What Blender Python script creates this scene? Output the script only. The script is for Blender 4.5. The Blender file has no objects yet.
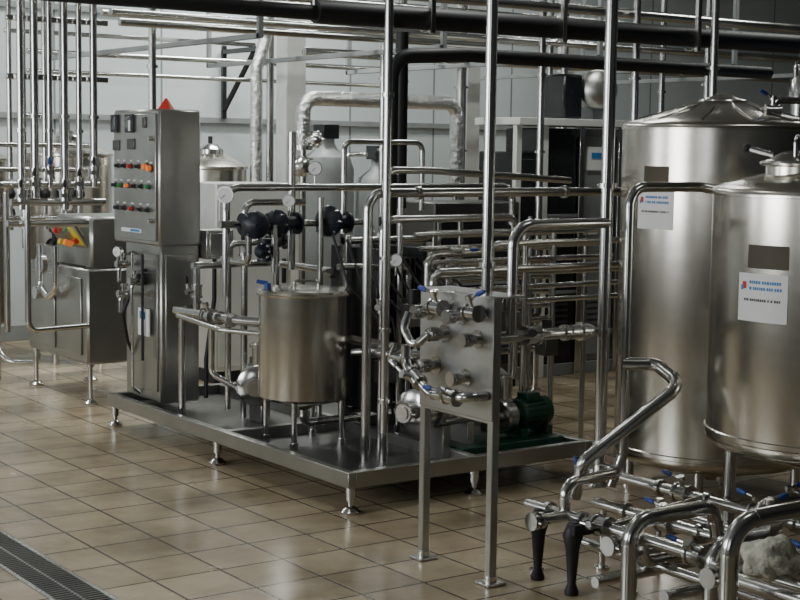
import bpy, bmesh, math, random
from mathutils import Vector, Matrix, noise
random.seed(4)
V=Vector
# ------------------------------------------------------------------ materials
def newmat(name):
    m=bpy.data.materials.new(name); m.use_nodes=True
    nt=m.node_tree; b=nt.nodes['Principled BSDF']
    return m,nt,b
def simple(name,col,rough=.5,metal=0.,bump=0,bscale=40,var=.12,coat=0,emit=0):
    m,nt,b=newmat(name)
    b.inputs['Metallic'].default_value=metal
    b.inputs['Roughness'].default_value=rough
    if emit: b.inputs['Emission Color'].default_value=(*col,1); b.inputs['Emission Strength'].default_value=emit
    tc=nt.nodes.new('ShaderNodeTexCoord')
    n=nt.nodes.new('ShaderNodeTexNoise'); n.inputs['Scale'].default_value=6; n.inputs['Detail'].default_value=5
    nt.links.new(tc.outputs['Object'],n.inputs['Vector'])
    r=nt.nodes.new('ShaderNodeValToRGB')
    r.color_ramp.elements[0].position=.3; r.color_ramp.elements[1].position=.7
    r.color_ramp.elements[0].color=[c*(1-var) for c in col]+[1]
    r.color_ramp.elements[1].color=[min(1,c*(1+var)) for c in col]+[1]
    nt.links.new(n.outputs['Fac'],r.inputs['Fac']); nt.links.new(r.outputs['Color'],b.inputs['Base Color'])
    if bump:
        n2=nt.nodes.new('ShaderNodeTexNoise'); n2.inputs['Scale'].default_value=bscale; n2.inputs['Detail'].default_value=4
        nt.links.new(tc.outputs['Object'],n2.inputs['Vector'])
        bp=nt.nodes.new('ShaderNodeBump'); bp.inputs['Strength'].default_value=bump; bp.inputs['Distance'].default_value=.02
        nt.links.new(n2.outputs['Fac'],bp.inputs['Height']); nt.links.new(bp.outputs['Normal'],b.inputs['Normal'])
    return m
def brushed(name,col,rough,aniso=.0,sc=(3,3,120),amt=.1,lo=.78):
    m,nt,b=newmat(name)
    b.inputs['Metallic'].default_value=1
    tc=nt.nodes.new('ShaderNodeTexCoord'); mp=nt.nodes.new('ShaderNodeMapping'); mp.inputs['Scale'].default_value=sc
    n=nt.nodes.new('ShaderNodeTexNoise'); n.inputs['Scale'].default_value=1; n.inputs['Detail'].default_value=6
    nt.links.new(tc.outputs['Object'],mp.inputs['Vector']); nt.links.new(mp.outputs['Vector'],n.inputs['Vector'])
    mr=nt.nodes.new('ShaderNodeMapRange'); mr.inputs['To Min'].default_value=rough-amt; mr.inputs['To Max'].default_value=rough+amt
    nt.links.new(n.outputs['Fac'],mr.inputs['Value']); nt.links.new(mr.outputs['Result'],b.inputs['Roughness'])
    n2=nt.nodes.new('ShaderNodeTexNoise'); n2.inputs['Scale'].default_value=2.5; n2.inputs['Detail'].default_value=4
    nt.links.new(tc.outputs['Object'],n2.inputs['Vector'])
    r=nt.nodes.new('ShaderNodeValToRGB'); r.color_ramp.elements[0].position=.3; r.color_ramp.elements[1].position=.7
    r.color_ramp.elements[0].color=[c*lo for c in col]+[1]; r.color_ramp.elements[1].color=[min(1,c*1.1) for c in col]+[1]
    nt.links.new(n2.outputs['Fac'],r.inputs['Fac']); nt.links.new(r.outputs['Color'],b.inputs['Base Color'])
    if aniso:
        b.inputs['Anisotropic'].default_value=aniso
        t=nt.nodes.new('ShaderNodeTangent'); t.direction_type='RADIAL'; t.axis='Z'
        nt.links.new(t.outputs['Tangent'],b.inputs['Tangent'])
    return m
STEEL=brushed('steel_pipe',(.60,.595,.575),.2,amt=.06,sc=(9,9,9))
SHEET=brushed('steel_sheet',(.46,.455,.43),.33,sc=(4,4,90),amt=.06)
TANK=brushed('steel_tank',(.60,.565,.50),.21,aniso=.6,sc=(2,2,40),amt=.02,lo=.85)
DSTEEL=brushed('steel_dull',(.16,.155,.145),.42,sc=(10,10,10))
FOIL=simple('foil_insulation',(.8,.8,.79),.22,1,bump=1.,bscale=28)
BLACK=simple('black_rubber',(.010,.010,.011),.55)
CASE=simple('black_enamel',(.016,.017,.019),.25)
NAVY=simple('navy_cast_iron',(.006,.010,.022),.45)
BLUE=simple('blue_plastic',(.01,.045,.24),.4)
GREEN=simple('green_paint',(.005,.05,.025),.5)
RED=simple('red_plastic',(.6,.03,.02),.4)
ORANGE=simple('orange_lens',(.85,.2,.03),.3,emit=.4)
YEL=simple('yellow_plastic',(.75,.6,.05),.4)
GRN=simple('green_button',(.03,.3,.09),.4)
WHITE=simple('white_label',(.78,.78,.76),.5,var=.03)
INKB=simple('ink_blue',(.03,.2,.5),.5); INKK=simple('ink_black',(.03,.03,.04),.5)
PLATE=simple('nameplate_bronze',(.06,.045,.022),.6,0)
PAINTW=simple('white_paint',(.66,.67,.64),.5,var=.06)
GREYP=simple('grey_paint',(.22,.235,.235),.45)
CLOTH=simple('cloth_white',(.6,.58,.48),.9,bump=.5,bscale=60)
GLASS=simple('display_glass',(.02,.03,.03),.1)
# floor
m,nt,b=newmat('floor_tiles'); FLOOR=m
g=nt.nodes.new('ShaderNodeNewGeometry'); br=nt.nodes.new('ShaderNodeTexBrick')
mp=nt.nodes.new('ShaderNodeMapping'); mp.inputs['Location'].default_value=(.12,.07,0)
nt.links.new(g.outputs['Position'],mp.inputs['Vector']); nt.links.new(mp.outputs['Vector'],br.inputs['Vector'])
br.offset=0; br.inputs['Scale'].default_value=1; br.inputs['Brick Width'].default_value=.33; br.inputs['Row Height'].default_value=.33
br.inputs['Mortar Size'].default_value=.007; br.inputs['Mortar Smooth'].default_value=.2
br.inputs['Color1'].default_value=(.41,.33,.215,1); br.inputs['Color2'].default_value=(.52,.425,.29,1); br.inputs['Mortar'].default_value=(.085,.066,.045,1)
n=nt.nodes.new('ShaderNodeTexNoise'); n.inputs['Scale'].default_value=1.3; n.inputs['Detail'].default_value=9; n.inputs['Roughness'].default_value=.6
nt.links.new(g.outputs['Position'],n.inputs['Vector'])
mx=nt.nodes.new('ShaderNodeMix'); mx.data_type='RGBA'; mx.blend_type='MULTIPLY'; mx.inputs[0].default_value=.9
rr=nt.nodes.new('ShaderNodeValToRGB'); rr.color_ramp.elements[0].position=.36; rr.color_ramp.elements[0].color=(.45,.42,.38,1); rr.color_ramp.elements[1].position=.6
nt.links.new(n.outputs['Fac'],rr.inputs['Fac'])
nt.links.new(br.outputs['Color'],mx.inputs[6]); nt.links.new(rr.outputs['Color'],mx.inputs[7]); nt.links.new(mx.outputs[2],b.inputs['Base Color'])
mr=nt.nodes.new('ShaderNodeMapRange'); mr.inputs['To Min'].default_value=.13; mr.inputs['To Max'].default_value=.36
nt.links.new(n.outputs['Fac'],mr.inputs['Value']); nt.links.new(mr.outputs['Result'],b.inputs['Roughness'])
bp=nt.nodes.new('ShaderNodeBump'); bp.inputs['Strength'].default_value=.5; bp.inputs['Distance'].default_value=.003; bp.invert=True
nt.links.new(br.outputs['Fac'],bp.inputs['Height']); nt.links.new(bp.outputs['Normal'],b.inputs['Normal'])
def wallmat(name,vec,k=1.):
    m,nt,b=newmat(name)
    g=nt.nodes.new('ShaderNodeNewGeometry'); mp=nt.nodes.new('ShaderNodeMapping'); mp.inputs['Rotation'].default_value=vec
    br=nt.nodes.new('ShaderNodeTexBrick'); br.offset=0
    nt.links.new(g.outputs['Position'],mp.inputs['Vector']); nt.links.new(mp.outputs['Vector'],br.inputs['Vector'])
    br.inputs['Scale'].default_value=1; br.inputs['Brick Width'].default_value=1.15; br.inputs['Row Height'].default_value=8
    br.inputs['Mortar Size'].default_value=.012
    br.inputs['Color1'].default_value=(.46*k,.51*k,.525*k,1); br.inputs['Color2'].default_value=(.51*k,.55*k,.56*k,1); br.inputs['Mortar'].default_value=(.17*k,.19*k,.2*k,1)
    nt.links.new(br.outputs['Color'],b.inputs['Base Color']); b.inputs['Roughness'].default_value=.45
    return m
WALLY=wallmat('wall_panel_back',(math.radians(90),0,0)); 
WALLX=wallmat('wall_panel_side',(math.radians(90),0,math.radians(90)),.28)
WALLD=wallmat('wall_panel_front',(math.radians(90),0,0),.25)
CEIL=simple('ceiling_panel',(.22,.23,.23),.6)
# ------------------------------------------------------------------ mesh builder
def basis(d):
    d=V(d).normalized(); a=V((0,0,1)) if abs(d.z)<.9 else V((1,0,0))
    x=d.cross(a).normalized(); return x,d.cross(x).normalized(),d
class Bd:
    def __init__(s,name): s.n=name; s.v=[]; s.f=[]; s.m=[]; s.ms=[]
    def mi(s,mat):
        if mat not in s.ms: s.ms.append(mat)
        return s.ms.index(mat)
    def add(s,vs,fs,mat):
        o=len(s.v); s.v+= [tuple(v) for v in vs]; i=s.mi(mat)
        for f in fs: s.f.append([a+o for a in f]); s.m.append(i)
    def box(s,c,sz,mat=None,rz=0,bev=.004,rot=None):
        mat=mat or SHEET
        bm=bmesh.new(); bmesh.ops.create_cube(bm,size=1)
        bmesh.ops.scale(bm,vec=V(sz),verts=bm.verts)
        if bev: bmesh.ops.bevel(bm,geom=bm.edges[:],offset=min(bev,min(sz)*.3),segments=1,affect='EDGES')
        M=Matrix.Translation(V(c))@(rot.to_4x4() if rot is not None else Matrix.Rotation(rz,4,'Z'))
        bm.verts.ensure_lookup_table()
        s.add([M@v.co for v in bm.verts],[[v.index for v in f.verts] for f in bm.faces],mat); bm.free()
    def bb(s,x0,x1,y0,y1,z0,z1,mat=None,bev=.004):
        s.box(((x0+x1)/2,(y0+y1)/2,(z0+z1)/2),(x1-x0,y1-y0,z1-z0),mat,bev=bev)
    def sweep(s,pts,rs,mat,seg=14,caps=True):
        pts=[V(p) for p in pts]; n=len(pts); T=[]
        for i in range(n):
            a=pts[max(i-1,0)]; c=pts[min(i+1,n-1)]; t=(c-a); T.append(t.normalized() if t.length>1e-9 else T[-1])
        x,y,_=basis(T[0]); vs=[];fs=[]
        for i in range(n):
            if i:
                q=T[i-1].rotation_difference(T[i]); x=q@x
            yy=T[i].cross(x).normalized(); xx=yy.cross(T[i]).normalized()
            for k in range(seg):
                a=2*math.pi*k/seg; vs.append(pts[i]+(xx*math.cos(a)+yy*math.sin(a))*rs[i])
        for i in range(n-1):
            for k in range(seg):
                k2=(k+1)%seg; fs.append([i*seg+k,i*seg+k2,(i+1)*seg+k2,(i+1)*seg+k])
        if caps: fs.append(list(range(seg))[::-1]); fs.append([(n-1)*seg+k for k in range(seg)])
        s.add(vs,fs,mat)
    def pipe(s,pts,r,mat=None,bend=None,seg=14,rings=True):
        mat=mat or STEEL
        pts=[V(p) for p in pts]; bend=bend or r*3.2; out=[pts[0]]; joints=[]
        for i in range(1,len(pts)-1):
            a=pts[i-1]-pts[i]; c=pts[i+1]-pts[i]
            la,lc=a.length,c.length; a.normalize(); c.normalize()
            ang=a.angle(c); 
            if ang>math.pi-.05: out.append(pts[i]); continue
            t=min(bend/math.tan(ang/2),la*.48,lc*.48)
            rad=t*math.tan(ang/2); bis=(a+c).normalized(); cen=pts[i]+bis*(rad/math.sin(ang/2))
            p0=pts[i]+a*t; p1=pts[i]+c*t; v0=p0-cen; v1=p1-cen
            N=8
            for k in range(N+1):
                u=k/N; tot=v0.angle(v1)
                vv=(v0*math.sin((1-u)*tot)+v1*math.sin(u*tot))/math.sin(tot)
                out.append(cen+vv)
            joints.append((p0,-a)); joints.append((p1,c))
        out.append(pts[-1]); s.sweep(out,[r]*len(out),mat,seg)
        if rings and mat in (STEEL,):
            for p,d in joints: s.cyl(p-d*.004,p+d*.004,r*1.07,mat=STEEL)
    def cyl(s,p0,p1,r,r1=None,mat=None,seg=16):
        s.sweep([p0,p1],[r,r if r1 is None else r1],mat or STEEL,seg)
    def lathe(s,c,prof,mat=None,axis=(0,0,1),seg=48):
        c=V(c); x,y,d=basis(axis)
        s_pts=[];fs=[];n=len(prof)
        for r,z in prof:
            for k in range(seg):
                a=2*math.pi*k/seg; s_pts.append(c+d*z+(x*math.cos(a)+y*math.sin(a))*max(r,1e-4))
        for i in range(n-1):
            for k in range(seg):
                k2=(k+1)%seg; fs.append([i*seg+k,i*seg+k2,(i+1)*seg+k2,(i+1)*seg+k])
        fs.append(list(range(seg))[::-1]); fs.append([(n-1)*seg+k for k in range(seg)])
        s.add(s_pts,fs,mat or STEEL)
    def sph(s,c,r,mat=None,sz=1,seg=16):
        s.lathe(c,[(r*math.sin(math.pi*i/8),-r*sz*math.cos(math.pi*i/8)) for i in range(9)],mat,seg=seg)
    def torus(s,c,R,r,mat,axis=(0,0,1),seg=24):
        x,y,d=basis(axis); c=V(c)
        pts=[c+(x*math.cos(2*math.pi*k/seg)+y*math.sin(2*math.pi*k/seg))*R for k in range(seg+1)]
        s.sweep(pts,[r]*(seg+1),mat,8,caps=False)
    def patch(s,c,R,ang,z,w,h,mat,off=.002,du=0,dz=0):
        vs=[];fs=[];N=6
        for i in range(N+1):
            a=ang+(du+(i/N-.5)*w)/R
            for zz in(z+dz-h/2,z+dz+h/2): vs.append((c[0]+(R+off)*math.cos(a),c[1]+(R+off)*math.sin(a),zz))
        for i in range(N): fs.append([2*i,2*i+2,2*i+3,2*i+1])
        s.add(vs,fs,mat)
    def clamp(s,p,d,r):
        p=V(p); d=V(d).normalized(); s.cyl(p-d*.011,p+d*.011,r*1.45); 
        x,y,_=basis(d); s.cyl(p+x*r*1.3,p+x*r*2.2,r*.22,seg=8)
    def bfly(s,p,d,h,r,mat=None,lev=None):
        p=V(p); d=V(d).normalized(); h=V(h).normalized()
        s.cyl(p-d*.03,p+d*.03,r*1.5); s.cyl(p-d*.042,p-d*.03,r*1.75); s.cyl(p+d*.03,p+d*.042,r*1.75)
        s.cyl(p,p+h*(r*1.5+.03),.011); q=p+h*(r*1.5+.035)
        l=V(lev).normalized() if lev else d
        s.cyl(q-h*.008,q+h*.014,.019); s.sweep([q,q+l*.05+h*.01],[.008,.008],STEEL,8)
        s.sweep([q+l*.055+h*.01,q+l*.065+h*.012,q+l*.10+h*.018,q+l*.11+h*.018],[.009,.012,.011,.006],mat or BLUE,10)
    def dia(s,p,d,h,r,R=.085,mat=None):
        mat=mat or NAVY; p=V(p); d=V(d).normalized(); h=V(h).normalized()
        s.cyl(p-d*.07,p-d*.055,r*2.3,mat=mat); s.cyl(p+d*.055,p+d*.07,r*2.3,mat=mat); s.cyl(p-d*.06,p+d*.06,r*1.5,mat=mat)
        s.cyl(p,p+h*.09,r*1.1,mat=mat)
        s.lathe(p+h*.09,[(R*.4,0),(R*.95,.012),(R,.02),(R,.035),(R*.92,.05),(R*.45,.075),(R*.2,.085),(R*.2,.11),(.001,.11)],mat,axis=h,seg=28)
        for k in range(8):
            x,y,_=basis(h); a=k*math.pi/4; q=p+h*.10+(x*math.cos(a)+y*math.sin(a))*R*.93
            s.cyl(q,q+h*.05,.006,mat=STEEL,seg=6)
    def gauge(s,p,nrm,r=.045):
        p=V(p); nn=V(nrm).normalized()
        s.cyl(p-nn*.02,p+nn*.01,r,mat=STEEL,seg=24); s.cyl(p+nn*.01,p+nn*.012,r*.86,mat=WHITE,seg=24)
        x,y,_=basis(nn); s.sweep([p+nn*.014,p+nn*.014+(x+y)*r*.5],[.002,.001],INKK,6)
        s.cyl(p-V((0,0,r)),p-V((0,0,r+.05)),.007)
    def foot(s,x,y,z,r=.02):
        s.cyl((x,y,z),(x,y,.03),r*.6); s.lathe((x,y,0),[(r*2,0),(r*2.1,.012),(r*1.3,.03),(r*.7,.04)],STEEL,seg=20)
        s.cyl((x,y,z-.03),(x,y,z),r*1.1)
    def label(s,c,R,ang,z,w=.25,h=.2):
        s.patch(c,R,ang,z,w,h,WHITE)
        s.patch(c,R,ang,z,.022,.03,RED,.003,du=-w*.36,dz=h*.25); s.patch(c,R,ang,z,.014,.022,INKB,.0035,du=-w*.41,dz=h*.2)
        for j in range(2):
            x=-w*.25
            while x<w*.36:
                l=random.uniform(.006,.012); s.patch(c,R,ang,z,l,.013,INKB,.003,du=x+l/2,dz=h*(.32-.13*j)); x+=l+random.choice((.003,.003,.008))
        x=-w*.36
        while x<w*.36:
            l=random.uniform(.005,.01); s.patch(c,R,ang,z,l,.011,INKK,.003,du=x+l/2,dz=-h*.05); x+=l+random.choice((.003,.003,.008))
    def done(s):
        me=bpy.data.meshes.new(s.n); me.from_pydata(s.v,[],s.f)
        for mt in s.ms: me.materials.append(mt)
        me.polygons.foreach_set('material_index',s.m); me.polygons.foreach_set('use_smooth',[True]*len(s.f))
        me.validate(); me.update()
        bm=bmesh.new(); bm.from_mesh(me); bmesh.ops.recalc_face_normals(bm,faces=bm.faces[:]); bm.to_mesh(me); bm.free()
        me.set_sharp_from_angle(angle=math.radians(38))
        xs=[v[0] for v in s.v]; ys_=[v[1] for v in s.v]; c=V(((min(xs)+max(xs))/2,(min(ys_)+max(ys_))/2,0))
        if getattr(s,'org',None): c=V(s.org)
        me.transform(Matrix.Translation(-c))
        o=bpy.data.objects.new(s.n,me); o.location=c; bpy.context.scene.collection.objects.link(o); return o
# ------------------------------------------------------------------ room
X0,X1,Y0,Y1,ZC=-2.,17.,-3.,14.,4.6
r=Bd('floor'); r.bb(X0,X1,Y0,Y1,-.1,0,FLOOR,bev=0); r.done()
r=Bd('wall_back'); r.bb(X0,X1,Y1,Y1+.15,0,ZC,WALLY,bev=0); r.done()
r=Bd('wall_front'); r.bb(X0,X1,Y0-.15,Y0,0,ZC,WALLD,bev=0); r.done()
r=Bd('wall_right'); r.bb(X1,X1+.15,Y0,Y1,0,ZC,WALLX,bev=0); r.done()
r=Bd('wall_left')
wins=[(1.0,3.0),(5.5,8.0),(10.,12.)]  # middle opening matches the tank highlights; outer two added for extra light
r.bb(X0-.15,X0,Y0,Y1,0,1.2,WALLX,bev=0); r.bb(X0-.15,X0,Y0,Y1,3.4,ZC,WALLX,bev=0)
ys=[Y0]+[v for w_ in wins for v in w_]+[Y1]
for i in range(0,len(ys),2): r.bb(X0-.15,X0,ys[i],ys[i+1],1.2,3.4,WALLX,bev=0)
r.done()
for i,(a,c) in enumerate(wins):
    w_=Bd('window_%d'%(i+1))
    for y in(a,(a+c)/2,c): w_.bb(X0-.1,X0-.04,y-.03,y+.03,1.2,3.4,PAINTW)
    for z in(1.22,3.38): w_.bb(X0-.1,X0-.04,a,c,z-.03,z+.03,PAINTW)
    w_.done()
r=Bd('ceiling'); r.bb(X0,X1,Y0,Y1,ZC,ZC+.1,CEIL,bev=0); r.done()
r=Bd('baseboard_back'); r.bb(X0,X1,Y1-.02,Y1,0,.15,GREYP); r.done()
r=Bd('trim_1'); r.bb(X0,X1,Y1-.06,Y1,2.15,2.21,GREYP); r.bb(X0,X1,Y1-.06,Y1,3.2,3.26,GREYP); r.done()
for i,(x,y,w_) in enumerate([(7.23,12.,.2),(9.3,12.,.17),(10.6,12.,.14)]):
    c=Bd('column'); c.bb(x-w_/2,x+w_/2,y-w_/2,y+w_/2,0,ZC,PAINTW); c.bb(x-w_/2-.05,x+w_/2+.05,y-w_/2-.05,y+w_/2+.05,0,.02,PAINTW); c.done()
# drain
d=Bd('floor_drain_grate')
d.bb(2.36,2.38,4.,8.,0,.006,STEEL,bev=0); d.bb(2.58,2.6,4.,8.,0,.006,STEEL,bev=0); d.bb(2.38,2.58,4.,8.,.0005,.001,BLACK,bev=0)
y=4.01
while y<8: d.bb(2.38,2.58,y,y+.012,.001,.006,DSTEEL,bev=0); y+=.03
d.bb(2.475,2.485,4.,8.,.001,.006,SHEET,bev=0); d.done()
# ------------------------------------------------------------------ skid
s=Bd('skid_base_frame'); SX0,SX1,SY0,SY1=4.22,5.92,6.4,9.4
for x in(SX0,SX1-.05): s.bb(x,x+.05,SY0,SY1,.14,.225,SHEET)
for y in(SY0,7.75,SY1-.05): s.bb(SX0+.05,SX1-.05,y+.0005,y+.05,.14,.2245,SHEET,bev=.002)
s.bb(5.05,5.1,SY0+.05,7.75,.14,.222,SHEET,bev=.002); s.bb(5.05,5.1,7.8,SY1-.05,.14,.222,SHEET,bev=.002)
s.bb(SX0+.03,SX1-.03,SY0+.03,SY1-.03,.15,.16,DSTEEL)
for x in(SX0+.04,5.08,SX1-.04):
    for y in(SY0+.04,7.9,SY1-.04): s.foot(x,y,.15,.026); s.cyl((x,y,.07),(x,y,.14),.026)
s.done()
# ------------------------------------------------------------------ control cabinet
c=Bd('control_cabinet')
c.bb(4.3,4.6,8.76,9.45,1.26,2.14,bev=.012); c.bb(4.33,4.61,8.8,9.33,.225,1.27,bev=.01)
c.bb(4.288,4.3,8.79,9.42,1.29,2.11,bev=.006)
c.bb(4.322,4.33,8.84,9.29,.3,1.2,bev=.004); c.bb(4.36,4.58,8.79,8.8,.35,1.2,bev=.003)
def Yc(px): return 8.76+(158-px)/43*.66
fx=4.286
for px,z,w_ in((117,2.05,.1),(132,2.05,.12)):
    c.bb(fx-.015,fx+.01,Yc(px)-w_/2,Yc(px)+w_/2,z-.06,z+.06,INKK); c.bb(fx-.018,fx-.014,Yc(px)-w_/2+.015,Yc(px)+w_/2-.015,z-.035,z+.045,GLASS)
c.bb(fx-.02,fx-.018,Yc(132)-.04,Yc(132)-.01,2.0,2.07,WHITE,bev=0)
for px,z,w_ in((146,2.05,.05),(118,1.9,.1),(133,1.91,.11)): c.bb(fx-.008,fx+.01,Yc(px)-w_/2,Yc(px)+w_/2,z-.03,z+.04,DSTEEL)
rows=[(1.77,[(120,INKK),(126,INKK),(133,RED),(140,INKK),(148,ORANGE)]),(1.76,[(152,ORANGE)]),(1.64,[(117,INKK),(123,GRN),(130,ORANGE),(136,INKK),(143,INKK),(150,GRN)]),(1.49,[(119,INKK),(126,INKK),(134,RED),(142,INKK),(149,INKK)])]
for z,l in rows:
    for px,mt in l:
        rr_=.018 if mt==ORANGE and z>1.7 else .012
        c.cyl((fx+.01,Yc(px),z),(fx-.006,Yc(px),z),rr_*1.5,mat=DSTEEL,seg=16); c.cyl((fx-.005,Yc(px),z),(fx-.03,Yc(px),z),rr_,mat=mt,seg=16)
    for px,mt in l: c.bb(fx-.002,fx+.004,Yc(px)-.015,Yc(px)+.015,z+.03,z+.04,WHITE,bev=0)
c.bb(fx-.001,fx+.002,9.0,9.3,1.335,1.36,WHITE,bev=0); c.bb(fx-.002,fx+.002,9.02,9.16,1.34,1.355,INKB,bev=0)
c.cyl((4.286,8.84,1.95),(4.26,8.84,1.95),.015); c.cyl((4.286,8.84,1.42),(4.26,8.84,1.42),.015)
c.lathe((4.42,8.9,2.14),[(.06,0),(.055,.01),(.01,.07),(.001,.075)],RED,seg=4)
c.bb(4.62,4.82,8.72,8.9,1.17,1.36,SHEET); c.bb(4.64,4.8,8.71,8.72,1.19,1.34,SHEET)
c.pipe([(4.72,8.8,1.18),(4.72,8.8,.9),(4.66,8.8,.5),(4.66,8.8,.24)],.015,BLACK)
c.done()
v=Bd('sampling_valve_set')
for y,z in((9.2,1.12),(9.0,1.02),(9.18,.92)):
    v.pipe([(4.33,y,z),(4.22,y,z),(4.22,y,z-.12)],.014); v.bfly((4.24,y,z),(1,0,0),(0,0,1),.014,BLACK)
v.cyl((4.33,9.02,1.03),(4.26,9.02,1.03),.04,mat=BLACK)
v.pipe([(4.28,9.12,1.2),(4.28,9.12,.3),(4.34,9.12,.25)],.012); v.pipe([(4.27,8.95,1.2),(4.27,8.95,.5)],.01,BLACK)
v.gauge((4.22,9.22,1.2),(-1,-.5,0),.035); v.bb(4.29,4.3,8.9,9.06,.66,.84,WHITE,bev=0); v.bb(4.287,4.29,8.95,9.03,.77,.82,INKB,bev=0)
v.pipe([(4.24,9.05,.95),(4.2,9.1,.8),(4.28,9.2,.6),(4.33,9.2,.5)],.012,BLACK,bend=.06)
v.done()
# ------------------------------------------------------------------ balance tank
t=Bd('balance_tank'); C=(4.62,7.5); t.org=(4.62,7.5,0)
t.lathe((*C,0),[(.03,.36),(.06,.38),(.25,.435),(.268,.45),(.268,1.045),(.282,1.05),(.285,1.058),(.282,1.066),(.25,1.07)],TANK)
t.lathe((*C,0),[(.272,1.062),(.276,1.07),(.272,1.08),(.2,1.088),(.02,1.095)],TANK)
t.pipe([(4.55,7.5,1.09),(4.55,7.5,1.13),(4.68,7.44,1.13),(4.68,7.44,1.09)],.008)
t.cyl((4.44,7.62,1.08),(4.44,7.62,1.11),.02,mat=BLUE); t.sweep([(4.44,7.62,1.11),(4.39,7.66,1.12)],[.012,.012],BLUE,8)
for a in (45,135,225,315):
    x=C[0]+.23*math.cos(math.radians(a)); y=C[1]+.23*math.sin(math.radians(a)); t.cyl((x,y,.55),(x,y,.19),.017); t.cyl((x,y,.16),(x,y,.2),.026)
t.pipe([(4.62,7.5,.37),(4.62,7.5,.28),(5.0,7.5,.28)],.025)
t.done()
# ------------------------------------------------------------------ pumps
def pump(name,x,y,z,mat,ax=(1,0,0),R=.11,L=.34,base=True):
    p=Bd(name); a=V(ax).normalized(); o=V((x,y,z))
    p.lathe(o,[(R*.35,-.06),(R*.9,-.055),(R,-.045),(R,.02),(R*.9,.03),(R*.5,.05),(R*.5,.1)],STEEL,axis=a,seg=36)
    p.lathe(o,[(R*.8,.1),(R*.85,.12),(R*.85,.12+L*.8),(R*.9,.12+L*.82),(R*.9,.12+L),(R*.6,.14+L)],mat,axis=a,seg=36)
    for k in range(20):
        ang=k*math.pi/10; x_,y_,_=basis(a); dr=x_*math.cos(ang)+y_*math.sin(ang)
        rot=Matrix((dr,a.cross(dr),a)).transposed()
        p.box(o+dr*R*.88+a*(.12+L*.4),(.02,.004,L*.72),mat,rot=rot,bev=0)
    p.box(o+a*(.12+L*.4)+V((0,0,R*.95)),(.1,.1,.05),mat)
    p.pipe([o-a*.05,o-a*.14],R*.3); p.clamp(o-a*.12,a,R*.3)
    p.pipe([o+V((0,0,R*.8)),o+V((0,0,R+.14))],R*.26); p.clamp(o+V((0,0,R+.12)),(0,0,1),R*.26)
    q=o+a*(.12+L*.4)
    for e in(-.1,.12): p.box((q.x+a.x*e,q.y+a.y*e,(z-R*.8+.16)/2),(.05,.16,z-R*.8-.16),mat)
    return p
pump('centrifugal_pump',4.85,6.66,.46,SHEET,ax=(1,.25,0),R=.125,L=.4).done()
p=pump('centrifugal_pump',5.52,6.72,.36,GREEN,ax=(1,.15,0),R=.10,L=.22); p.bb(5.1,5.86,6.58,6.88,.16,.23,GREEN); p.done()
pump('centrifugal_pump',4.66,8.12,.42,SHEET,ax=(.2,.3,0),R=.13,L=.3).done()
pump('centrifugal_pump',5.45,7.2,.45,DSTEEL,ax=(1,0,0),R=.12,L=.3).done()
# ------------------------------------------------------------------ plate heat exchanger + holding coil
h=Bd('plate_heat_exchanger'); ox=-.27
h.bb(5.38+ox,5.43+ox,7.45,7.98,.3,1.3,BLACK); 
for k in range(20): h.bb(5.44+ox+k*.013,5.446+ox+k*.013,7.48,7.95,.36,1.24,CASE if k%3 else DSTEEL,bev=0)
h.bb(5.71+ox,5.75+ox,7.45,7.98,.3,1.3,BLACK); h.cyl((5.3+ox,7.72,1.34),(6.0+ox,7.72,1.34),.022); h.cyl((5.3+ox,7.72,.28),(6.0+ox,7.72,.28),.02)
for y in(7.5,7.93):
    for z in(.5,.8,1.1): h.cyl((5.34+ox,y,z),(5.82+ox,y,z),.01)
for x in(5.32,5.98): h.bb(x+ox-.02,x+ox+.02,7.68,7.76,0.16,1.38,STEEL)
h.done()
h=Bd('holding_tube_coil')
for j in range(2):
    y=7.85+.14*j; zs=[.55+.1*k for k in range(9)]; pts=[]
    for i,z in enumerate(zs):
        pts+= [(5.85,y,z),(6.85,y,z)] if i%2==0 else [(6.85,y,z),(5.85,y,z)]
    h.pipe(pts,.022,DSTEEL if j else STEEL,bend=.049)
for x in(6.0,6.45,6.8):
    for y in (7.8,8.04): h.bb(x-.015,x+.015,y-.012,y+.012,0,1.45,STEEL)
h.done()
# ------------------------------------------------------------------ skid piping
q=Bd('process_piping')
q.pipe([(4.73,6.82,.16),(4.73,6.82,4.6)],.024)
q.pipe([(4.66,6.9,.16),(4.66,6.9,1.66),(6.9,6.9,1.66),(6.9,6.9,.0)],.027,bend=.1)
q.pipe([(4.37,8,1.0),(4.37,8,1.66),(6.6,8,1.66),(6.6,8,1.4)],.024,bend=.09)
q.pipe([(4.30,7.95,1.44),(5.4,7.95,1.44),(5.4,7.95,.8)],.024)
q.pipe([(5.05,7.3,.2),(5.05,7.3,1.78),(5.35,7.3,1.78),(6.5,7.3,1.72)],.022,bend=.08)
q.pipe([(4.9,7.1,.16),(4.9,7.1,1.5),(5.9,7.1,1.5),(5.9,7.1,.5)],.022,bend=.08)
q.pipe([(4.83,8.0,1.15),(4.83,8.0,2.0)],.024); q.pipe([(4.62,7.85,1.15),(4.62,7.85,1.44)],.02); q.pipe([(4.4,8.5,1.15),(5.0,8.5,1.15),(5.0,8.1,1.15),(5.0,7.8,1.15)],.022)
q.pipe([(4.85,7.5,1.2),(5.3,7.4,1.2),(5.3,7.4,.3)],.02); q.pipe([(5.15,7.0,.2),(5.15,7.0,1.3),(5.6,7.0,1.3),(5.6,7.0,.55)],.022)
q.pipe([(5.28,8.1,.2),(5.28,8.1,1.95),(5.9,8.1,1.95),(5.9,8.1,1.5)],.018)
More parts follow.
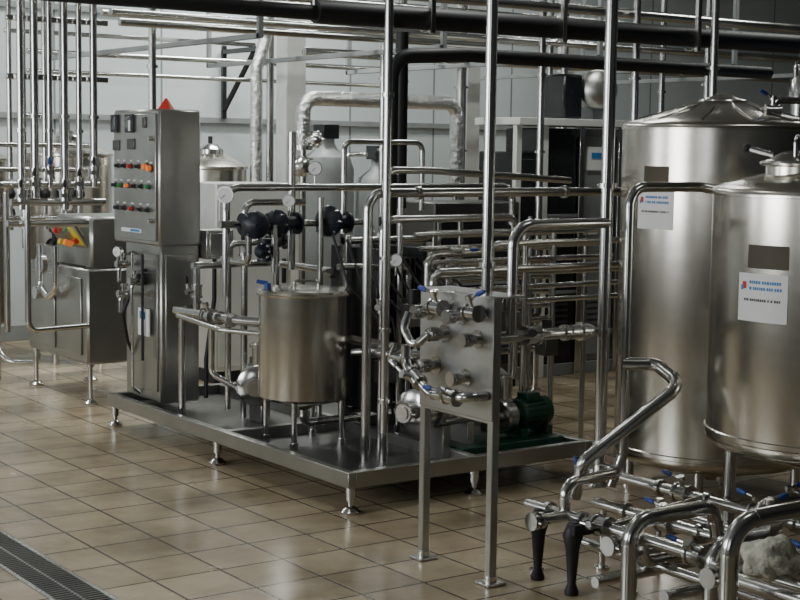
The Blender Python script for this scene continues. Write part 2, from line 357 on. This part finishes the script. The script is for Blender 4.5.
q.pipe([(4.98,6.72,.7),(4.98,6.72,1.22),(6.0,6.72,1.22),(6.6,6.72,1.22)],.022); q.pipe([(5.3,6.6,.45),(5.3,6.6,1.38),(6.3,6.6,1.38)],.018)
q.pipe([(4.55,8.3,.25),(4.55,8.3,1.3),(4.9,8.3,1.3),(4.9,8.3,.6)],.02); q.pipe([(4.75,8.45,.16),(4.75,8.45,1.55),(5.2,8.45,1.55)],.022); q.pipe([(4.5,7.95,1.44),(4.5,7.95,1.2),(4.5,8.3,1.2)],.018)
q.dia((4.9,8.3,1.3),(1,0,0),(-.3,-.9,.2),.02,.05,BLACK); q.bfly((4.75,8.45,1.25),(0,0,1),(-.6,-.8,0),.022,BLACK)
for X,Y in((5.45,7.2),(5.62,7.4),(6.2,7.1),(6.35,7.5),(6.05,7.6),(5.8,6.9),(5.2,7.35),(4.95,7.85),(6.5,6.8),(6.65,7.3)): q.pipe([(X,Y,0 if X>5.92 else .16),(X,Y,random.uniform(1.2,1.7))],.018)
for k in range(6): q.pipe([(5.2,6.95+.05*k,1.0+.08*k),(6.7,6.95+.05*k,1.0+.08*k)],.016)
for px in(5.0,5.5,6.1): q.clamp((px,6.9,1.66),(1,0,0),.027)
for z in(.5,.9,1.3,2.2): q.clamp((4.73,6.82,z),(0,0,1),.024)
q.pipe([(4.35,8.62,.86),(4.4,7.95,.86),(4.5,7.72,.86)],.03); 
for y in(8.5,8.3,8.1,7.95): q.clamp((4.38,y,.86),(0,1,0),.03)
q.pipe([(4.3,8.5,.84),(4.33,8.0,.8),(4.45,7.7,.8)],.016)
q.pipe([(4.38,8.4,.86),(4.38,8.4,1.15)],.024); q.pipe([(4.36,8.56,.16),(4.36,8.56,.83)],.024); q.pipe([(4.38,8.2,.86),(4.38,8.2,.5),(4.5,8.1,.42)],.02)
q.bfly((4.38,8.4,1.0),(0,0,1),(-1,-.2,0),.022,BLACK); q.bfly((4.37,8.2,.86),(0,1,0),(-.4,0,1),.028,BLACK)
q.cyl((4.75,7.0,.75),(4.98,6.8,.75),.03); q.clamp((4.8,6.96,.75),(1,-.9,0),.03); q.clamp((4.95,6.83,.75),(1,-.9,0),.03)
q.pipe([(4.8,7.25,.72),(4.95,6.95,.76),(4.73,6.82,.76)],.022)
q.pipe([(4.86,7.35,.78),(4.9,6.95,.78),(4.73,6.75,.76),(4.73,6.6,.76)],.026,bend=.06); q.clamp((4.73,6.63,.76),(0,1,0),.026)
q.gauge((4.32,7.92,1.62),(-.6,-.8,0),.05); q.gauge((4.95,7.92,1.78),(-.6,-.8,0),.045); q.gauge((4.75,7.9,1.58),(-.6,-.8,0),.04); q.gauge((5.1,7.25,1.25),(-.6,-.8,0),.04)
q.dia((4.52,7.95,1.44),(1,0,0),(-.3,-.9,0),.03,.085); q.dia((4.78,7.95,1.44),(1,0,0),(-.9,-.35,0),.03,.09); q.dia((5.15,7.95,1.44),(1,0,0),(-.9,-.4,.1),.03,.1)
q.dia((4.62,7.95,1.28),(0,0,1),(-.6,-.7,0),.025,.05)
q.bfly((4.9,7.1,1.0),(0,0,1),(-.8,-.6,0),.022,BLACK); q.bfly((5.05,7.3,1.4),(0,0,1),(-.8,-.6,0),.022,BLACK); q.bfly((5.4,7.95,1.2),(0,0,1),(-.6,-.8,0),.022,BLACK)
q.bfly((5.35,7.0,1.3),(1,0,0),(0,-1,.3),.022)
for k in range(9):
    x=4.75+.1*k; q.pipe([(x,7.4,1.4-.03*k),(x+.05,7.3,1.1),(x+.2,7.2,.9),(x+.25,7.1,.3)],.008,BLACK,bend=.1)
for x,y,z in((5.05,7.0,.95),(5.3,6.95,.8),(5.0,7.2,.6),(5.6,6.8,.9),(5.9,6.8,.75)): q.box((x,y,z),(.1,.1,.13),DSTEEL); q.cyl((x,y,z),(x,y,z+.15),.03,mat=BLACK)
q.done()
# ------------------------------------------------------------------ valve stand
s=Bd('valve_stand')
for y in(5.03,5.53):
    s.bb(4.05,4.09,y-.02,y+.02,.02,1.27,SHEET); s.bb(4.02,4.12,y-.05,y+.05,0,.012,SHEET); s.cyl((4.07,y,.012),(4.07,y,.04),.028)
s.bb(4.045,4.055,5.01,5.55,.73,1.27,SHEET); s.bb(4.05,4.22,5.01,5.55,1.265,1.275,SHEET); s.bb(4.05,4.1,5.03,5.53,.715,.735,SHEET)
ports=[(5.48,1.17),(5.36,1.08),(5.24,1.17),(5.12,1.08),(5.42,.93),(5.2,.9)]
for i,(y,z) in enumerate(ports):
    s.cyl((4.2,y,z),(3.97,y,z),.022); s.clamp((3.99,y,z),(1,0,0),.022); s.clamp((3.965,y,z),(1,0,0),.022)
    s.cyl((4.04,y,z),(4.045,y,z),.042)
s.bfly((4.0,5.36,1.2),(0,1,0),(-.3,0,1),.022,lev=(0,1,0)); s.bfly((4.0,5.1,1.2),(0,1,0),(-.3,0,1),.022,lev=(0,-1,0.2))
s.pipe([(3.93,5.5,1.02),(3.93,5.5,.92),(3.93,5.3,.82),(3.93,5.05,.84),(4.04,5.05,.84)],.022,bend=.07)
s.bfly((3.93,5.42,.88),(0,.7,.4),(-1,0,.3),.022,STEEL); s.bfly((3.93,5.15,.83),(0,1,0),(-1,0,.5),.022)
s.pipe([(3.93,5.48,1.17),(3.9,5.48,1.1),(3.9,5.4,1.02),(3.95,5.36,1.08)],.018)
s.done()
q=Bd('stand_piping')
q.pipe([(4.13,5.17,1.17),(4.13,5.17,4.6)],.025); q.clamp((4.13,5.17,1.4),(0,0,1),.025); q.clamp((4.13,5.17,2.6),(0,0,1),.025)
q.pipe([(4.2,5.08,1.1),(4.2,5.08,1.58),(4.76,5.08,1.58)],.024,bend=.1)
q.pipe([(4.1,5.12,1.08),(4.72,5.12,1.08)],.026); q.bfly((4.35,5.12,1.08),(1,0,0),(-.5,-.7,.2),.026,STEEL); q.clamp((4.55,5.12,1.08),(1,0,0),.026); q.clamp((4.65,5.12,1.08),(1,0,0),.03)
q.cyl((4.58,5.12,1.08),(4.7,5.12,1.08),.034)
q.done()
# ------------------------------------------------------------------ big tanks
def bigtank(name,cx,cy,R,z0,z1,apex,legs):
    t=Bd(name); t.org=(cx,cy,0)
    t.lathe((cx,cy,0),[(.03,z0-.14),(.05,z0-.12),(R*.94,z0-.005),(R*.99,z0+.015),(R,z0+.03),(R,z0+.05),(R+.006,z0+.055),(R+.006,z0+.075),(R,z0+.08),
      (R,z1-.03),(R+.004,z1-.028),(R+.004,z1-.012),(R-.002,z1),(R-.02,z1+.012),(R*.6,z1+(apex-z1)*.45),(.12,apex),(.02,apex)],TANK,seg=96)
    for k in range(legs):
        a=math.radians(35+360/legs*k); x=cx+R*.85*math.cos(a); y=cy+R*.85*math.sin(a)
        t.cyl((x,y,.03),(x,y,z0+.02),.028); t.lathe((x,y,0),[(.05,0),(.05,.02),(.03,.04)],STEEL,seg=16)
    return t
t=bigtank('storage_tank',6.31,5.83,.55,.2,2.06,2.2,4)
C=(6.31,5.83); t.label(C,.55,math.radians(184),1.6,.25,.21); t.patch(C,.55,math.radians(184.5),1.79,.17,.085,PLATE)
t.torus((6.31,5.83,2.19),.13,.012,STEEL); t.lathe((6.31,5.83,2.18),[(.12,0),(.12,.02),(.05,.05),(.01,.055)],TANK)
for a in range(0,360,30):
    ar=math.radians(a); t.cyl((6.31+.13*math.cos(ar),5.83+.13*math.sin(ar),2.19),(6.31+.5*math.cos(ar),5.83+.5*math.sin(ar),2.085),.004,seg=6)
t.pipe([(6.4,5.55,2.1),(6.4,5.55,2.2),(6.7,5.5,2.2)],.02); t.bfly((6.34,5.5,2.14),(1,-.7,0),(0,0,1),.02,lev=(-1,0,.2))
t.done()
t=bigtank('storage_tank',5.46,4.34,.55,.6,1.75,1.9,3)
C=(5.46,4.34); t.label(C,.55,math.radians(185.5),1.295,.25,.205); t.patch(C,.55,math.radians(188),1.47,.2,.1,PLATE)
t.lathe((5.27,4.4,1.8),[(.15,-.03),(.15,.05),(.165,.055),(.165,.07),(.15,.08),(.08,.115),(.01,.125)],TANK,seg=40)
t.torus((5.27,4.4,1.865),.167,.011,STEEL); t.cyl((5.2,4.5,1.9),(5.14,4.6,1.93),.012); t.sph((5.14,4.6,1.93),.02,BLACK)
t.pipe([(5.17,4.35,1.88),(5.17,4.35,1.98),(5.37,4.45,1.98),(5.37,4.45,1.88)],.009)
t.pipe([(5.5,4.1,1.88),(5.5,4.1,2.02),(5.3,3.7,2.02)],.02)
t.pipe([(5.46,4.34,.48),(5.46,4.34,.35),(4.97,4.34,.35)],.026); t.bfly((5.2,4.34,.35),(1,0,0),(0,0,1),.026)
t.done()
# ------------------------------------------------------------------ riser pipes + manifold
q=Bd('riser_pipes')
q.pipe([(4.76,5.09,4.6),(4.76,5.09,.35)],.028); q.pipe([(5.41,4.93,1.72),(5.3,5.02,1.745),(4.84,5.02,1.745),(4.84,5.02,.5),(4.8,5.05,.35)],.024,bend=.09)
for z in(2.6,1.75,1.08,.55): q.clamp((4.76,5.09,z),(0,0,1),.028)
q.pipe([(4.82,5.02,.93),(4.95,4.93,.93),(4.93,4.75,.86),(4.5,4.92,.52),(4.5,4.97,.35)],.03,bend=.07)
q.bfly((4.66,5.0,.42),(0,0,1),(-1,0,0),.028,lev=(0,.5,1))
q.done()
m=Bd('pipe_manifold')
def run(x,z,y0,y1,r): 
    m.pipe([(x,y0,z),(x,y1,z)],r)
run(4.38,.30,5.15,3.2,.027); run(4.66,.30,5.0,3.2,.027); run(4.97,.35,5.2,3.2,.027); run(4.5,.16,4.9,3.2,.024)
for x,y,z,r_ in[(4.38,5.0,.3,.027),(4.38,4.78,.3,.027),(4.38,4.5,.3,.027),(4.38,4.0,.3,.027),(4.66,4.8,.3,.027),(4.66,4.35,.3,.027),(4.66,3.9,.3,.027),(4.97,4.9,.35,.027),(4.97,4.6,.35,.027),(4.97,4.1,.35,.027),(4.97,3.8,.35,.027)]: m.clamp((x,y,z),(0,1,0),r_)
m.pipe([(4.38,4.9,.3),(4.38,4.9,.44),(4.76,4.95,.44),(4.76,5.09,.44)],.026)
m.pipe([(4.15,4.25,.03),(4.15,4.25,.44),(4.62,4.25,.44),(4.66,4.25,.3)],.033,bend=.1)
m.pipe([(4.1,3.68,.03),(4.1,3.68,.56),(4.62,3.68,.56),(4.97,3.68,.5),(4.97,3.68,.35)],.036,bend=.12)
m.pipe([(4.3,3.95,.1),(4.3,3.95,.38),(4.66,3.95,.38)],.03,bend=.08); m.pipe([(4.38,4.62,.3),(4.97,4.62,.35)],.026)
m.pipe([(4.2,4.5,.12),(4.9,4.5,.12)],.024); m.pipe([(4.2,4.1,.16),(4.9,4.1,.16)],.024); m.pipe([(4.66,4.05,.3),(4.66,4.05,.48),(4.97,4.05,.48),(4.97,4.05,.35)],.026)
m.pipe([(4.38,4.4,.3),(4.38,4.4,.2),(4.97,4.4,.2)],.024); m.pipe([(4.25,3.9,.3),(4.25,3.2,.3)],.03); m.clamp((4.25,3.88,.3),(0,1,0),.03); m.pipe([(4.8,4.75,.3),(4.8,3.3,.3)],.02)
m.bfly((4.66,4.55,.3),(0,1,0),(-.3,0,1),.028); m.bfly((4.97,4.75,.35),(0,1,0),(-.3,0,1),.028); m.bfly((4.97,4.3,.35),(0,1,0),(-.3,0,1),.028); m.bfly((4.38,4.1,.3),(0,1,0),(-.7,0,.7),.028)
m.bfly((4.38,4.65,.3),(0,1,0),(-1,0,.2),.028,BLACK); m.bfly((4.62,3.95,.44),(1,0,0),(0,0,1),.028); m.bfly((4.66,3.72,.3),(0,1,0),(-.5,0,1),.028)
for (x,y) in((4.27,4.72),(4.3,4.98)):
    m.lathe((x,y,0),[(.03,0),(.032,.015),(.018,.05),(.03,.2),(.045,.26),(.03,.3),(.02,.32)],BLACK,seg=16); m.cyl((x,y,.28),(x+.1,y,.3),.02,mat=BLACK)
    m.box((x+.03,y-.02,.29),(.12,.05,.05),BLACK)
for (x,y) in((4.5,4.6),(4.5,3.9),(4.97,4.9),(4.97,4.2),(4.38,5.08),(4.66,4.95)): m.cyl((x,y,0),(x,y,.3),.016); m.cyl((x,y,0),(x,y,.012),.035)
for y in(4.4,3.85): m.bb(4.3,5.02,y-.015,y+.015,.235,.26,SHEET)
for y,z in((4.88,.3),(4.4,.3),(3.85,.3)): m.cyl((4.38,y,z),(4.2,y,z),.026); m.clamp((4.22,y,z),(1,0,0),.026); m.clamp((4.18,y,z),(1,0,0),.028)
m.done()
bm=bmesh.new(); bmesh.ops.create_icosphere(bm,subdivisions=4,radius=.11)
for v_ in bm.verts:
    k=noise.noise(v_.co*14)*.35+noise.noise(v_.co*30)*.15
    v_.co=v_.co*(1+k); v_.co.z*=.75
me=bpy.data.meshes.new('filter_cloth'); bm.to_mesh(me); bm.free(); me.materials.append(CLOTH)
for f in me.polygons: f.use_smooth=True
o=bpy.data.objects.new('filter_cloth',me); o.location=(4.4,3.74,.37); bpy.context.scene.collection.objects.link(o)
# ------------------------------------------------------------------ left homogenizer unit
u=Bd('homogenizer_unit')
u.bb(4.43,4.98,10.2,11.35,.3,1.0,bev=.015); u.bb(4.418,4.43,10.3,10.75,.36,.93,bev=.004); u.bb(4.418,4.43,10.8,11.28,.36,.93,bev=.004)
u.bb(4.48,4.98,10.25,10.9,1.0,1.38,bev=.02)
rot=Matrix.Rotation(math.radians(-35),3,'Y'); u.box((4.46,10.55,1.2),(.03,.5,.36),SHEET,rot=rot)
u.box((4.42,10.36,1.24),(.03,.1,.16),YEL,rot=rot)
for y,z,mt in((10.5,1.27,GRN),(10.6,1.27,RED),(10.5,1.17,ORANGE),(10.6,1.17,YEL),(10.7,1.25,RED)):
    u.cyl((4.44,y,z),(4.38,y,z+.02),.022,mat=mt)
u.box((4.41,10.36,1.2),(.03,.04,.04),RED,rot=rot)
u.bb(4.5,4.95,10.95,11.3,1.0,1.12)
for y in(10.25,11.3):
    for x in(4.47,4.93): u.foot(x,y,.31,.028)
u.pipe([(4.35,10.9,1.15),(4.35,10.9,.82),(4.35,10.75,.75),(4.35,10.6,.82),(4.35,10.6,1.15)],.026,bend=.08)
u.cyl((4.38,10.9,1.0),(4.34,10.9,1.0),.08); u.cyl((4.36,10.9,.78),(4.3,10.9,.78),.05)
u.pipe([(4.35,11.6,.4),(4.35,11.6,1.6),(4.35,11.2,1.6),(4.35,11.2,1.1)],.026); u.pipe([(4.3,11.7,0),(4.3,11.7,1.9)],.028)
u.pipe([(4.2,11.9,1.4),(4.2,11.6,.5),(4.2,11.3,.2),(4.4,11.2,.2)],.02,bend=.2)
u.bfly((4.3,11.7,1.45),(0,0,1),(-1,0,0),.03); u.bfly((4.35,11.2,1.3),(0,0,1),(-1,0,0),.026,BLACK)
u.gauge((4.5,10.75,1.46),(-1,-.4,0),.05)
for y in(10.98,11.1,11.22): u.dia((4.6,y,1.12),(0,1,0),(0,0,1),.02,.05,BLACK)
u.done()
q=Bd('left_header_pipes')
xs=[(3.88,.024),(3.98,.03),(4.09,.022),(4.2,.028),(4.31,.022),(4.42,.028)]
for i,(x,r_) in enumerate(xs):
    zb=1.45+.08*(i%3); q.pipe([(x,10.05,4.6),(x,10.05,zb)],r_); q.clamp((x,10.05,2.0+.1*(i%2)),(0,0,1),r_); q.clamp((x,10.05,zb+.2),(0,0,1),r_)
    q.bfly((x,10.05,zb+.1),(0,0,1),(-.4,-.9,0),r_,BLUE if i==2 else BLACK)
q.pipe([(3.8,10.05,1.5),(4.5,10.05,1.5)],.026); q.pipe([(3.7,10.15,1.62),(4.5,10.15,1.62)],.024); q.pipe([(3.8,10.12,1.35),(4.4,10.12,1.35)],.024)
for z in(2.35,2.75): q.bb(3.8,4.55,10.08,10.12,z,z+.04,STEEL)
q.pipe([(3.92,10.05,1.5),(3.92,10.05,.6),(4.41,10.15,.6)],.022)
for x in(3.85,4.05,4.25,4.5,4.62,4.8,4.95,5.1): q.pipe([(x,11.9,1.2),(x,11.9,4.6)],.022); q.dia((x,11.9,1.5),(0,0,1),(-.4,-.9,0),.02,.05,BLACK)
for z in(1.3,1.7,1.9): q.pipe([(3.8,11.85,z),(5.2,11.85,z)],.022)
q.done()
for (x,y,R,z1) in((6.5,12.2,.33,1.7),(5.25,12.5,.38,1.8),(4.45,12.9,.38,1.75)):
    b_=Bd('mixing_tank'); b_.org=(x,y,0); b_.lathe((x,y,0),[(.05,.25),(R*.9,.33),(R,.36),(R,z1),(R+.015,z1+.01),(R+.015,z1+.03),(R*.8,z1+.08),(.1,z1+.15),(.02,z1+.15)],TANK,seg=48)
    for k in range(4): a=math.radians(45+90*k); b_.cyl((x+R*.8*math.cos(a),y+R*.8*math.sin(a),0),(x+R*.8*math.cos(a),y+R*.8*math.sin(a),.4),.03)
    b_.lathe((x,y,z1+.14),[(.12,0),(.12,.04),(.07,.09),(.01,.1)],STEEL); b_.cyl((x,y,z1+.2),(x,y,z1+.3),.02,mat=BLACK)
    b_.pipe([(x-.2,y-.1,z1),(x-.2,y-.1,z1+.35),(x-.5,y-.1,z1+.35)],.025); b_.done()
b_=Bd('electrical_cabinet'); b_.bb(5.7,6.4,10.6,10.95,.1,1.62,PAINTW,bev=.01); b_.bb(5.72,6.38,10.585,10.6,.14,1.58,PAINTW); b_.bb(5.7,6.4,10.62,10.93,0,.1,BLACK)
b_.bb(6.3,6.33,10.56,10.59,.8,1.0,BLACK); b_.done()
q=Bd('foil_insulated_pipe')
q.pipe([(6.75,11,1.9),(6.75,11,2.33),(8.4,11,2.33),(8.4,11,1.6)],.065,FOIL,bend=.13,seg=20)
q.pipe([(6.75,11,0),(6.75,11,1.9)],.03); q.dia((6.75,11,1.75),(0,0,1),(-.6,-.8,0),.04,.09,STEEL); q.clamp((6.75,11,1.9),(0,0,1),.06); q.clamp((6.75,11,1.6),(0,0,1),.05)
q.dia((6.75,11,1.98),(0,0,1),(.6,-.8,0),.04,.07,STEEL)
q.pipe([(8.4,11,1.6),(8.4,11,0)],.03)
q.done()
q=Bd('foil_riser_pipe'); q.pipe([(6.75,11.8,0),(6.75,11.8,2.6),(6.85,11.8,2.9),(6.85,11.8,4.6)],.055,FOIL,bend=.2,seg=18); q.pipe([(6.95,11.9,0),(6.95,11.9,4.6)],.035); q.done()
q=Bd('insulated_overhead_pipe'); q.pipe([(3.4,8.5,2.79),(5.4,8.5,2.79)],.05,BLACK); q.pipe([(5.3,8.5,2.8),(12,8.5,2.84)],.078,BLACK,seg=20); q.pipe([(5.3,8.5,2.8),(5.3,8.5,4.6)],.02)
for x in(6.2,7.4,8.8,10.2): q.bb(x-.02,x+.02,8.4,8.44,2.7,4.6,STEEL); q.torus((x,8.5,2.8),.085,.008,STEEL,axis=(1,0,0))
q.done()
q=Bd('insulated_branch_pipe'); q.pipe([(5.78,8.3,1.2),(5.78,8.3,2.52),(6.4,8.3,2.56),(9.5,8.3,2.56)],.05,BLACK,bend=.16,seg=18); q.pipe([(5.97,8.45,1.5),(5.97,8.45,2.7)],.045,BLACK,seg=16); q.done()
q=Bd('overhead_pipe_rack')
for (y,z,x0,x1,r_) in[(9.3,2.92,3.6,6.6,.024),(9.45,2.98,3.6,13,.03),(10,2.78,4.6,8,.03),(10.15,2.86,4.6,13,.026),(10.5,3.02,4,13,.035),(11.2,2.95,5,14,.03),(12.8,2.72,5,9,.025),(12.8,2.55,5,9,.02),(11.4,2.75,7,14,.04),(9,3.02,6,13,.04)]:
    q.pipe([(x0,y,z),(x1,y,z)],r_)
for x in(5.3,6.9,8.5,10.1,11.7):
    q.bb(x-.02,x+.02,9.2,13,2.66,2.7,GREYP); q.bb(x-.02,x+.02,9.2,9.24,2.66,4.6,GREYP); q.bb(x-.02,x+.02,12.96,13,2.66,4.6,GREYP)
q.done()
for (x,y,r_,zb) in[(5.05,10.4,.03,0),(7.7,10.9,.045,0),(7.78,9.1,.028,0),(8.9,10.3,.028,0),(8.6,8.9,.03,0),(9.75,9.2,.03,0),(7.9,7.4,.028,0),(10.6,10.6,.03,0),(8.4,7.0,.03,0),(9.6,10.9,.035,0),(7.95,11.3,.03,0),(7.3,10.6,.03,0),(8.75,11.4,.05,0)]:
    q=Bd('vertical_service_pipe'); q.pipe([(x,y,zb),(x,y,4.6)],r_); q.clamp((x,y,1.9),(0,0,1),r_); q.clamp((x,y,2.5),(0,0,1),r_); q.cyl((x,y,0),(x,y,.01),r_*2); q.done()
q=Bd('wall_bracket'); q.bb(7.55,7.6,13.2,13.94,2.86,2.91,CASE); q.sweep([(7.575,13.9,2.3),(7.575,13.3,2.86)],[.03,.03],CASE,6); q.bb(7.55,7.6,13.9,13.94,2.2,2.95,CASE)
q.bb(5,7.6,13.3,13.35,2.91,2.95,STEEL); q.done()
# water-treatment columns and pale tank behind, between the columns
for x,y,R_,z1 in((8.0,12.6,.28,1.9),(8.7,12.7,.25,1.7)):
    q=Bd('softener_column'); q.org=(x,y,0); q.lathe((x,y,0),[(R_*.8,0),(R_,.05),(R_,z1-.2),(R_*.85,z1-.08),(R_*.4,z1),(R_*.3,z1+.06),(R_*.3,z1+.12),(.01,z1+.13)],GREYP,seg=40)
    q.box((x,y,z1+.17),(.18,.2,.14),CASE); q.pipe([(x-.15,y,z1+.15),(x-.4,y,z1+.15),(x-.4,y,.4)],.025); q.done()
# cabinets at the back right
q=Bd('switchgear_cabinet')
for i,(x0,x1,mt) in enumerate([(7.95,8.22,CASE),(8.24,8.62,CASE),(8.66,9.08,GREYP),(9.1,9.6,CASE)]):
    zt=2.1 if i else 1.9
    q.bb(x0,x1,9.6,10.1,.1,zt,mt,bev=.01); q.bb(x0+.03,x1-.03,9.585,9.6,.16,zt-.06,CASE if i!=2 else GREYP)
    q.bb(x0+.05,x0+.07,9.56,9.585,1.0,1.25,STEEL)
    for k in range(7): q.bb(x0+.1,x1-.08,9.578,9.585,.35+.05*k,.37+.05*k,INKK,bev=0)
for x in(7.93,8.22,8.63,9.08): q.bb(x-.02,x+.04,9.55,9.6,0,2.14,PAINTW if x<8.5 else STEEL)
for z in(.7,1.35): q.bb(8.24,8.62,9.57,9.59,z,z+.03,GREYP)
q.bb(8.72,8.98,9.57,9.585,1.75,1.95,WHITE,bev=0); q.bb(8.76,8.94,9.565,9.57,1.85,1.9,INKB,bev=0); q.bb(8.7,8.85,9.57,9.585,1.2,1.3,WHITE,bev=0)
q.bb(7.93,9.6,9.58,10.1,0,.1,GREYP); q.bb(7.9,9.65,9.5,10.1,2.12,2.18,PAINTW)
q.done()
q=Bd('dark_filler_cabinet'); q.bb(6.9,7.75,9.3,9.8,.1,1.5,DSTEEL,bev=.01); q.bb(6.93,7.72,9.28,9.3,.2,1.4,CASE)  # added dark cabinet standing in for the dark mass behind the coil
for k in range(12): q.bb(7.0,7.65,9.265,9.28,.3+.05*k,.32+.05*k,GREYP,bev=0)
q.bb(6.9,7.75,9.3,9.8,0,.1,BLACK); q.done()
q=Bd('receiver_vessel'); q.lathe((8.86,9.62,2.44),[(.02,-.06),(.10,-.05),(.16,-.01),(.17,.03),(.17,.4),(.15,.45),(.05,.48),(.01,.48)],SHEET,axis=(.62,.78,0)); q.bb(8.9,9.1,9.72,9.95,2.18,2.3,GREYP)
q.bb(8.5,8.72,9.65,9.95,2.18,2.56,CASE,bev=.02); q.done()
q=Bd('platform_with_drums')
q.bb(8.9,13,7.3,8.2,2.1,2.16,GREYP)
for x in(9,11,12.9):
    for y in(7.35,8.15): q.bb(x-.04,x+.04,y-.04,y+.04,0,2.1,GREYP)
q.done()
for nm,x,y in(('blue_drum',9.9,7.6),('blue_drum.001',10.9,7.65)):
    q=Bd(nm); q.lathe((x,y,2.16),[(.25,0),(.26,.02),(.26,.2),(.27,.22),(.26,.24),(.26,.42),(.25,.45),(.23,.44)],BLUE); q.done()
q=Bd('black_storage_bin'); q.bb(11.3,12.6,7.5,8.1,2.16,2.56,CASE,bev=.03); q.bb(11.28,12.62,7.48,8.12,2.54,2.6,CASE,bev=.02); q.done()
q=Bd('dosing_pumps')
for x in(9.25,9.5): q.lathe((x-.2,7.6,2.16),[(.06,0),(.06,.15),(.08,.16),(.08,.3),(.05,.34),(.05,.42),(.01,.44)],STEEL,seg=20)
q.pipe([(9.0,7.6,2.3),(9.0,7.6,2.6),(9.4,7.6,2.6),(9.4,7.6,2.2)],.02); q.done()
# ------------------------------------------------------------------ lights
def area(name,loc,size,power,rot=(0,0,0),col=(1,1,1)):
    l=bpy.data.lights.new(name,'AREA'); l.shape='RECTANGLE'; l.size=size[0]; l.size_y=size[1]; l.energy=power; l.color=col
    o=bpy.data.objects.new(name,l); o.location=loc; o.rotation_euler=rot; bpy.context.scene.collection.objects.link(o); return o
for (x,y,pw) in[(3.5,12.2,120),(7.5,12.6,140),(5.5,10.6,65),(11,12.,50),(11,8.5,45),(7.2,8.6,45),(3.0,6.5,16),(5.5,3.5,14)]:  # added fixtures out of view, strongest over the back to brighten wall and floor
    f=Bd('added_ceiling_lamp'); f.bb(x-.75,x+.75,y-.12,y+.12,ZC-.08,ZC-.005,PAINTW); f.done()
    area('added_lamp_light',(x,y,ZC-.1),(1.4,.2),pw,col=(.97,1,.96))
for (a,c_),pw in zip(wins,(40,230,90)): area('window_light',(X0-.2,(a+c_)/2,2.3),(2.1,c_-a),pw,rot=(0,math.radians(-90),0),col=(.95,.99,1))  # outer two are added sources; the middle one gives the tank highlights
w=bpy.data.worlds.new('world'); bpy.context.scene.world=w; w.use_nodes=True
w.node_tree.nodes['Background'].inputs[0].default_value=(.8,.88,1,1); w.node_tree.nodes['Background'].inputs[1].default_value=.3
# ------------------------------------------------------------------ camera
f=1500.; p=math.atan(.1); ro=math.radians(.8); a=math.radians(35.3)
Fh=V((math.sin(a),math.cos(a),0)); R=V((math.cos(a),-math.sin(a),0)); Fw=Fh*math.cos(p)-V((0,0,math.sin(p))); U=Fh*math.sin(p)+V((0,0,math.cos(p)))
Rr=R*math.cos(ro)+U*math.sin(ro); Ur=U*math.cos(ro)-R*math.sin(ro)
cam=bpy.data.cameras.new('camera'); cam.sensor_width=36; cam.lens=f/800*36; cam.clip_end=200
co=bpy.data.objects.new('camera',cam); M=Matrix((Rr,Ur,-Fw)).transposed().to_4x4(); M.translation=V((0,0,1.9)); co.matrix_world=M
bpy.context.scene.collection.objects.link(co); bpy.context.scene.camera=co
